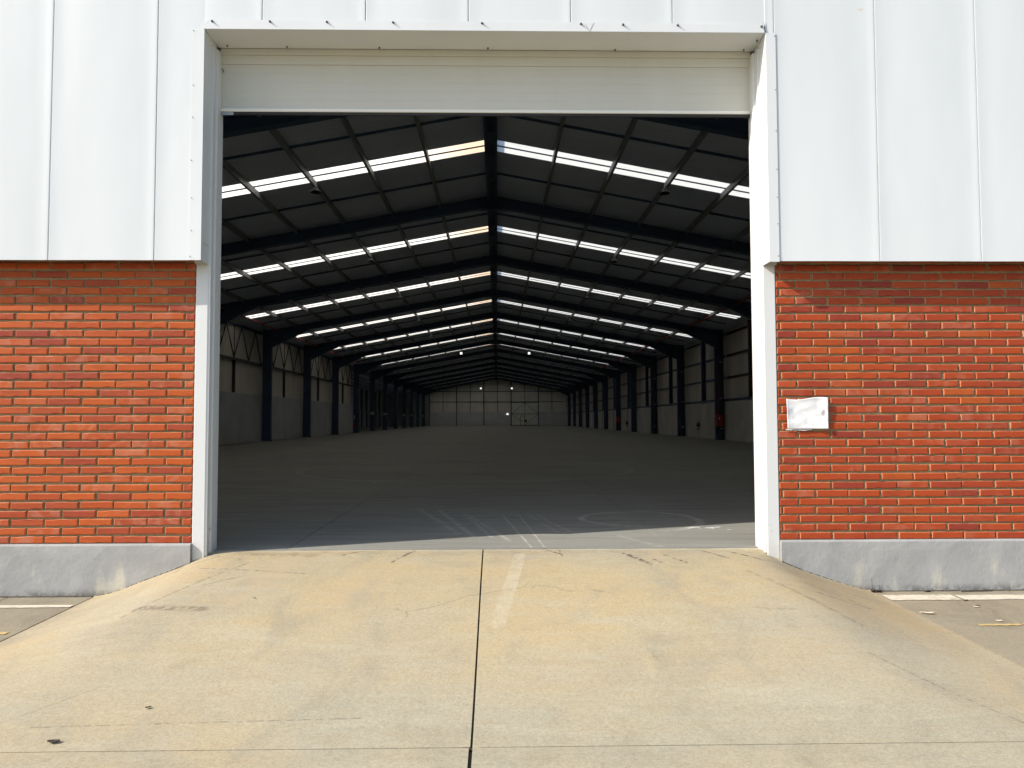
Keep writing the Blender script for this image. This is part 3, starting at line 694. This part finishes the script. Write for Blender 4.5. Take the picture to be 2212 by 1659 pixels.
for n in range(1, NB):
    lab = 'navy steel portal frame, %s from the doorway' % ORD[n-1] if n < 14 else 'navy steel portal frame farthest from the doorway, in front of the rear wall'
    if n == 1: fr.location = (0, BAY, 0); fr['label'] = 'navy steel portal frame nearest the doorway, mostly hidden above the shutter'
    else: copy_thing(fr, (0, BAY*n, 0), lab)

# ------------------------------------------------------------------ side walls
WR = XC+HW+.4                  # inner face of right wall
sw = empty('side_wall', 'right side wall of the hall with pale precast panels and ribbed sheeting', 'wall')
def rib_sheet(x, y0, y1, z0, z1, parent, sgn, mat='lining', pitch=.22):
    mb = MB(); pts = []; y = y0
    while y < y1-1e-4:
        for dy, d in ((0, 0), (.6*pitch, 0), (.7*pitch, .03), (.9*pitch, .03)):
            if y+dy < y1: pts.append((y+dy, d))
        y += pitch
    pts.append((y1, 0))
    for (yy, d) in pts: mb.v += [(x+sgn*d, yy, z0), (x+sgn*d, yy, z1)]
    mb.f = [(2*k, 2*k+2, 2*k+3, 2*k+1) for k in range(len(pts)-1)]
    return mb.build('ribbed_sheet', mat, parent, fix=False)
ZEAVE = zsheet(WR)+.02
for n in range(NB):
    y0 = BAY*n+.11; y1 = BAY*n+BAY-.11; ym = BAY*(n+.5)
    if n < 7:
        MB().box(WR, WR+.14, y0, y1, 0, 1.77).build('wall_panel', 'panel2', sw)
    else:
        MB().box(WR, WR+.14, y0, ym-.02, 0, 1.77).build('wall_panel', 'panel2', sw); MB().box(WR, WR+.14, ym+.02, y1, 0, 1.77).build('wall_panel', 'panel2', sw)
    MB().box(WR-.02, WR+.12, y0, y1, 1.79, 1.9).build('sill_rail', 'navy', sw)
    rib_sheet(WR+.2, BAY*n, BAY*n+BAY, 1.75, ZEAVE+.05, sw, 1)
    for z in (2.84, 3.86, 4.88): MB().sweep(CSEC(.12, .1), (WR+.14, y0, z), (WR+.14, y1, z)).build('girt', 'rust' if n < 4 else 'navy', sw)
    for dy in ((0,) if n < 7 else (-1.0, .15)):
        MB().sweep(ISEC(.16, .2), (WR+.08, ym+dy, 0 if n >= 7 and dy > 0 else 1.77), (WR+.08, ym+dy, ZEAVE), (1, 0, 0)).build('mid_post', 'rust' if n < 4 else 'navy', sw)
MB().box(WR+.24, WR+.26, -.0, LEN, -.3, ZEAVE+.1).build('outer_skin', 'clad', sw)

WL = XC-HW-.4
sl = empty('side_wall', 'left side wall of the hall with grey precast panels and lattice bracing', 'wall')
for n in range(7):
    y0 = BAY*n+.11; y1 = BAY*n+BAY-.11; ym = BAY*(n+.5)
    MB().box(WL-.14, WL, y0, y1, 0, 2.11).build('wall_panel', 'panel', sl)
    for q in range(4):
        a = BAY*(n+q/4)+.01; b = BAY*(n+(q+1)/4)-.01
        MB().box(WL-.2, WL-.17, a, b, 2.1, ZEAVE).build('lining_panel', 'lining', sl)
    MB().box(WL-.13, WL-.01, ym-.03, ym+.03, 2.11, 3.46).build('mid_post', 'dark', sl)
    MB().box(WL-.12, WL-.02, y0, y1, 3.46, 3.56).build('rail', 'dark', sl)
    MB().box(WL-.12, WL-.02, y0, y1, 4.92, 5.0).build('top_chord', 'navy', sl)
    for q in range(5):
        for s in (-1, 1):
            yb = BAY*(n+q/4); yt = yb+s*BAY/8
            if y0-.05 < yt < y1+.05 and y0-.2 < yb < y1+.2:
                MB().sweep(RECT(.036, .036), (WL-.07, min(max(yb, y0), y1), 3.55), (WL-.07, yt, 4.93), (1, 0, 0)).build('brace', 'dark', sl)
    MB().sweep(RECT(.036, .036), (WL-.07, ym, 3.55), (WL-.07, ym, 4.93), (1, 0, 0)).build('brace', 'dark', sl)
MB().box(WL-.3, WL-.28, 0, BAY*7, -.3, ZEAVE+.1).build('outer_skin', 'clad', sl)

# side bay beyond the seventh frame on the left
AX = -17.5
an = empty('side_bay', 'dark side bay opening off the left of the hall behind the columns', 'annex')
MB().box(AX-.14, AX, BAY*7, LEN, 0, 2.3).build('wall_panel', 'panel', an)
rib_sheet(AX-.2, BAY*7, LEN, 2.3, 5.2, an, -1)
MB().box(AX-.3, AX-.28, BAY*7-.2, LEN+.2, -.3, 5.3).build('outer_skin', 'clad', an)
for n in range(7, NB):
    for k in (0, .5): MB().box(AX-.1, AX+.15, BAY*(n+k)-.1, BAY*(n+k)+.1, 0, 4.9).build('wall_post', 'navy', an)
MB().box(WL-.34, WL-.3, BAY*7-.2, LEN+.2, 4.7, zsheet(WL-.3)+.0).build('eave_board', 'navy', an)
MB().prism([(WL-.3, BAY*7-.2, 5.16), (AX-.4, BAY*7-.2, 4.9), (AX-.4, BAY*7-.2, 4.96), (WL-.3, BAY*7-.2, 5.22)], (0, LEN-BAY*7+.4, 0)).build('roof_sheet', 'roof', an)
for y_, nm in ((BAY*7-.2, 'end_wall'), (LEN+.02, 'end_wall')): MB().box(AX-.3, WL-.15, y_, y_+.18, -.3, 5.1).build(nm, 'panel', an)
for k in range(5): MB().box(AX+.8+k*1.3, AX+.86+k*1.3, BAY*7, LEN, 4.86, 4.96).build('purlin', 'navy', an)

# ------------------------------------------------------------------ rear wall and its sliding door
rw = empty('rear_wall', 'far gable wall of the hall, grey panels below cream lining', 'wall')
PX = 2.09; xs0 = XC-HW+.02
cols = [xs0+PX*k for k in range(10)]+[XC+HW+.4]
DX0, DX1 = xs0+PX*6+.02, xs0+PX*8-.02
for k in range(len(cols)-1):
    a, b = cols[k], cols[k+1]
    if k in (6, 7): z0 = 3.66
    else:
        z0 = 2.1
        if k % 2 == 0 or k in (5,): pass
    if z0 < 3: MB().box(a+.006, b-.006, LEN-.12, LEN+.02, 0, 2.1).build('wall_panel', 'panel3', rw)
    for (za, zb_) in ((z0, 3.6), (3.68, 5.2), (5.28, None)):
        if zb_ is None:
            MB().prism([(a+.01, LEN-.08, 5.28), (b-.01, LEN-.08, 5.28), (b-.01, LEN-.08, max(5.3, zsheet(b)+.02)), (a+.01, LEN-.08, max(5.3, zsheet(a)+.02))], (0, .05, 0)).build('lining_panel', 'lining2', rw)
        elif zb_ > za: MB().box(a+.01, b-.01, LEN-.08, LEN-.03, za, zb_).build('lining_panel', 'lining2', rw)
for k, x in enumerate(cols[:-1]):
    if k == 7: MB().box(x-.03, x+.03, LEN-.16, LEN-.06, 3.66, zsheet(x)).build('wall_post', 'navy2', rw)
    else:
        wd = .07 if k % 2 == 0 else .035
        MB().box(x-wd, x+wd, LEN-.2, LEN-.06, 0 if k % 2 == 0 else 2.1, zsheet(x)).build('wall_post', 'navy2', rw)
for z in (3.6, 5.2): MB().box(xs0, XC+HW, LEN-.22, LEN-.1, z, z+.09).build('rail', 'navy2', rw)
g = MB().prism([(WL-.3, LEN+.02, -.3), (WR+.3, LEN+.02, -.3), (WR+.3, LEN+.02, zsheet(WR+.3)+.02), (XC, LEN+.02, zsheet(XC)+.02), (WL-.3, LEN+.02, zsheet(WL-.3)+.02)], (0, .1, 0)); g.build('outer_skin', 'panel3', rw)

sd = empty('sliding_door', 'light grey braced sliding door at the far end of the hall', 'door', loc=(0, 0, 0))
yd = LEN-.3
dm = (DX0+DX1)/2
MB().box(DX0, DX1, yd, yd+.06, .02, 3.58).build('door_leaf', 'reardoor', sd)
fm = MB()
for x in (DX0, dm-.03, DX1-.06): fm.box(x, x+.06, yd-.05, yd-.002, .02, 3.58)
for z in (.02, 1.75, 3.5): fm.box(DX0+.06, dm-.03, yd-.048, yd-.002, z, z+.08); fm.box(dm+.03, DX1-.06, yd-.048, yd-.002, z, z+.08)
fm.build('door_frame', 'navy2', sd)
for (p, q) in (((DX0+.06, 1.8), (dm-.03, 3.5)), ((dm+.03, 3.5), (DX1-.06, 1.8)), ((DX0+.06, 1.74), (dm-.65, .7)), ((dm+.03, .1), (DX1-.06, 1.74))):
    MB().sweep(RECT(.05, .05), (p[0], yd-.03, p[1]), (q[0], yd-.03, q[1]), (0, 1, 0)).build('brace', 'navy2', sd)
wk = MB()
for (a, b, c_, d_) in ((dm-.72, dm-.66, 0, 1.5), (dm-.06, dm-.031, 0, 1.5), (dm-.66, dm-.06, 1.44, 1.5), (dm-.66, dm-.06, .72, .77)): wk.box(a, b, yd-.06, yd-.01, max(c_, .025), d_)
wk.build('wicket_frame', 'black', sd)
MB().box(dm+.05, dm+.3, yd-.12, yd-.055, .5, .92).build('lock_box', 'black', sd)
MB().box(dm-.5, dm-.28, yd-.1, yd-.055, 1.53, 1.63).build('exit_lamp_housing', 'plate', sd)

# ------------------------------------------------------------------ hall fittings
def floodlight(x, y, z, lab, s=.22):
    o = empty('floodlight', lab, 'lamp', 'lit floodlights under the roof', loc=(x, y, z))
    MB().box(-s/2-.02, s/2+.02, -.03, .06, -s/2-.02, s/2+.02).build('housing', 'black', o)
    MB().box(-s/2, s/2, -.036, -.0305, -s/2, s/2).build('lamp_face', 'lamp', o)
    MB().rod((0, .02, s/2), (0, .02, s/2+.3), .012, 6).build('bracket', 'black', o)
floodlight(-2.72, 52.35, 5.97, 'lit square floodlight left of the ridge, nearer and larger of the left pair', .17)
floodlight(2.42, 52.35, 5.97, 'lit square floodlight right of the ridge, nearer and larger of the right pair', .17)
floodlight(-2.35, 104.85, 5.42, 'small lit floodlight far back left of the ridge by the rear wall', .22)
floodlight(2.1, 104.85, 5.42, 'small lit floodlight far back right of the ridge by the rear wall', .22)
em = tag(MB().box(1.42, 1.72, LEN-.2, LEN-.13, 1.69, 1.85).build('emergency_light', 'lamp'), 'tiny lit emergency light on the rear wall left of the sliding door', 'lamp')

# switched-off high-bay lamps below the purlins
hb = empty('high_bay_lamp', 'dark ring-shaped high-bay lamp', 'lamp', 'unlit high-bay lamps under the roof')
MB().lathe([(.03, .1), (.045, .1), (.05, .05), (.12, .02), (.125, 0), (.12, -.012), (.1, -.008), (.09, .02), (.04, .03)], (0, 0, 0), 18).build('lamp_dish', 'black', hb, smooth=True)
MB().rod((0, 0, .09), (0, 0, .23), .008, 6).build('hook', 'galv', hb)
first = True
for n in range(1, 6):
    for s in (-1, 1):
        x = XC+s*3.9; loc = (x, BAY*n+3.75, zsheet(x)-.36)
        lab = 'dark unlit high-bay lamp %s of the ridge in the %s roof bay showing skylights' % ('left' if s < 0 else 'right', ['', 'nearest', 'second', 'third', 'fourth', 'fifth'][n])
        if first: hb.location = loc; hb['label'] = lab; first = False
        else: copy_thing(hb, loc, lab)

# fire cabinets, extinguishers, pipes on the right
def cabinet(y, lab):
    x = XC+HW
    o = empty('fire_hose_cabinet', lab, 'fire cabinet', 'red fire hose cabinets', loc=(x, y, .9))
    MB().box(-.02, .26, -.36, -.12, -.27, .27).build('cabinet_body', 'red', o)
    MB().box(0.0, .24, -.372, -.362, -.25, .25).build('cabinet_door', 'red', o)
    MB().box(.05, .1, -.38, -.373, .03, .16).build('sticker', 'plate', o)
cabinet(BAY*4, 'red fire hose cabinet on the nearest visible column of the right wall')
cabinet(BAY*8, 'smaller-looking red fire hose cabinet farther down the right wall')
def extinguisher(y, lab):
    o = empty('fire_extinguisher', lab, 'fire extinguisher', 'extinguishers hung on the right wall', loc=(WR-.09, y, .42))
    MB().lathe([(0, 0), (.075, 0), (.08, .02), (.08, .25), (.06, .3), (.025, .32), (.025, .36), (0, .36)], (0, 0, 0), 14).build('cylinder', 'rust', o, smooth=True)
    MB().box(-.012, .012, -.09, .03, .35, .38).box(-.09, .0, -.02, .02, .33, .35).build('valve_lever', 'black', o)
    MB().lathe([(.081, .06), (.0815, .06), (.0815, .13), (.081, .13)], (0, 0, 0), 14).build('label_band', 'plate', o)
    MB().box(.07, .09, -.05, .05, .05, .4).build('wall_bracket', 'black', o)
extinguisher(34.3, 'fire extinguisher on the pale wall panel behind the nearest red cabinet')
extinguisher(56.4, 'fire extinguisher farther along the right wall beside the far red cabinet')
for n in (4, 5, 6):
    o = empty('downpipe', 'dark downpipe with collars on the right wall column, %s of three' % {4: 'nearest', 5: 'middle', 6: 'farthest'}[n], 'pipe', 'downpipes on the right columns', loc=(XC+HW+.24, BAY*n-.2, 0))
    MB().rod((0, 0, 0), (0, 0, 5.0), .055, 10).build('pipe', 'black', o)
    for z in (.5, 1.9, 3.6): MB().rod((0, 0, z), (0, 0, z+.05), .064, 10).build('collar', 'galv', o)
tag(MB().rod((XC+HW+.1, BAY*4-.14, 1.17), (XC+HW+.1, BAY*4-.14, 4.9), .022, 8).build('fire_riser', 'red'), 'thin red riser pipe climbing from the nearest fire cabinet', 'pipe')
tag(MB().rod((XC+9.0, 8, zsheet(XC+9)-.22), (XC+9.0, 62, zsheet(XC+9)-.22), .035, 8).build('fire_main', 'red'), 'red fire main pipe under the right roof slope near the eave', 'pipe')
tag(MB().rod((XC-9.9, 8, zsheet(XC-9.9)-.22), (XC-9.9, 50, zsheet(XC-9.9)-.22), .035, 8).build('fire_main', 'red'), 'red fire main pipe under the left roof slope near the eave', 'pipe')
for n in (8, 9, 11, 12, 14):
    lab = {8: 'white sign plate on the first column beyond the left wall', 9: 'white sign plate on the second column beyond the left wall', 11: 'white sign plate on the fourth column beyond the left wall', 12: 'white sign plate on the fifth column beyond the left wall', 14: 'white sign plate on the last left column by the rear wall'}[n]
    tag(MB().box(XC-HW-.33, XC-HW-.05, BAY*n-.125, BAY*n-.112, 1.42, 1.6).build('sign_plate', 'plate'), lab, 'sign', 'sign plates on the left columns')
o = empty('electrical_cabinet', 'small grey switch box on the end of the left wall', 'switch box', loc=(WL+.02, BAY*7-.35, 1.0))
MB().box(0, .12, -.15, .15, 0, .3).build('box_body', 'galv', o); MB().box(.121, .127, -.13, .13, .02, .28).build('box_door', 'plate', o); MB().rod((.06, 0, .3), (.06, 0, 1.4), .012, 6).build('conduit', 'black', o)
o = empty('fire_extinguisher', 'red fire extinguisher at the end of the left wall below the switch box', 'fire extinguisher', loc=(WL+.12, BAY*7-.35, .35))
MB().lathe([(0, 0), (.075, 0), (.08, .02), (.08, .25), (.06, .3), (.025, .32), (.025, .36), (0, .36)], (0, 0, 0), 14).build('cylinder', 'red', o, smooth=True)
MB().box(-.012, .012, -.09, .03, .35, .38).build('valve_lever', 'black', o)
o = empty('hose_reel_box', 'narrow dark box fixed beside the second visible left column', 'box', loc=(WL+.02, BAY*5+.6, .95))
MB().box(0, .1, -.1, .1, 0, .45).build('box_body', 'black', o); MB().box(.1, .106, -.08, .08, .03, .42).build('box_door', 'galv', o)

# ------------------------------------------------------------------ small things on the ground
def weed(x, y, s, seed, lab, stalk=False):
    rd = random.Random(seed); o = empty('dry_weed', lab, 'weed', 'dry weeds in the joints', loc=(x, y, zyard(y)))
    mb = MB()
    for k in range(60):
        a = rd.uniform(0, 6.28); L = s*rd.uniform(.3, 1); el = rd.uniform(.15, 1.1)
        p = Vector((rd.uniform(-.5, .5)*s, rd.uniform(-.12, .05)*s, .002)); d = Vector((math.cos(a)*math.cos(el), -abs(math.sin(a))*math.cos(el)*.6, math.sin(el)*.8))*L*.55
        q = p+d; sd_ = Vector((-d.y, d.x, .3*d.z)).normalized()*s*.05
        mb.v += [tuple(p-sd_), tuple(p+sd_), tuple(q+sd_*.6), tuple(q-sd_*.6)]; i = len(mb.v)-4; mb.f.append((i, i+1, i+2, i+3))
    mb.build('leaves', 'weed', o, fix=False)
    if stalk: MB().rod((-.03, .0, 0), (-.035, .0, .1), .0016, 5).build('stalk', 'weed', o)
weed(2.80, -.055, .075, 1, 'largest dry weed with a thin stalk where the ramp meets the right plinth', True)
weed(3.18, -.055, .045, 2, 'small dry weed at the foot of the right plinth')
weed(3.3, -.32, .03, 3, 'tiny weed in the yard joint crossing the white line')
weed(3.297, -.455, .025, 4, 'tiny weed in the yard joint just below the white line')
weed(-2.83, -.05, .025, 6, 'tiny dark weed where the ramp meets the left plinth')
def leafm(s, seed, mat, nm, x, y, zf, lab, cat, asp=.45, rz=0):
    rd = random.Random(seed); mb = MB(); n = 6
    def lf(u, v):
        t_ = u*2-1; wd = (1-t_*t_)**.7*asp
        return (t_*s, (v*2-1)*wd*s*(1+rd.uniform(-.1, .1)), .004+.15*s*(v*2-1)**2+.1*s*t_*t_+rd.uniform(0, .001))
    mb.grid(lf, 8, 2); o = mb.build(nm, mat, None, fix=False); o.location = (x, y, zf(x, y)+.003); o.rotation_euler = (0, 0, rz)
    md = o.modifiers.new('thick', 'SOLIDIFY'); md.thickness = .0025
    return tag(o, lab, cat)
leafm(.024, 1, 'leaf', 'dry_leaf', -1.83, -2.48, zramp, 'larger dark dry leaf lying low left on the ramp', 'leaf', .5, .1)
leafm(.012, 2, 'leaf', 'dry_leaf', -1.57, -2.2, zramp, 'small dark dry leaf on the left half of the ramp', 'leaf', .5, .5)
leafm(.006, 3, 'leaf', 'dry_leaf', -1.49, -.95, zramp, 'tiny dark speck of leaf halfway up the ramp, left side', 'leaf', .6, 0)
leafm(.045, 4, 'chip', 'wood_chip', 2.84, -.655, fy, 'pale wood splinter beside the right edge of the ramp', 'wood chip', .18, -.2)
leafm(.018, 5, 'chip', 'wood_chip', 3.265, -.5, fy, 'pale chip beside the yard joint near the white line', 'wood chip', .35, -.3)
leafm(.018, 6, 'chip', 'wood_chip', 3.2, -.838, fy, 'pale chip lying above the yellow line', 'wood chip', .3, -.2)
tag(MB().rod((3.42, -.075, GY+.006), (3.66, -.06, GY+.006), .004, 5).build('twig', 'leaf'), 'thin dark twig lying along the foot of the right plinth', 'twig')
f0 = lambda x, y: 0
rd = random.Random(4)
dr = MB()
for k in range(9):
    x = 2.05-.35*rd.random()**2*(1 if k else 0); y = 1.12+rd.uniform(-.09, .1); s_ = rd.uniform(.008, .03)
    pl = [(x+s_*2*math.cos(a)*rd.uniform(.6, 1), y+s_*math.sin(a)*rd.uniform(.6, 1), .002) for a in [j*6.283/9 for j in range(9)]]
    dr.prism(pl, (0, 0, .0015))
tag(dr.build('paint_splash', 'drip'), 'white paint splashes on the sunlit floor by the right jamb', 'paint splash', kind='stuff')
tag(leafm(.03, 9, 'drip', 'paper_scrap', -1.89, 6.1, f0, 'white paper scrap on the shaded hall floor, left', 'paper scrap', .6, .4))
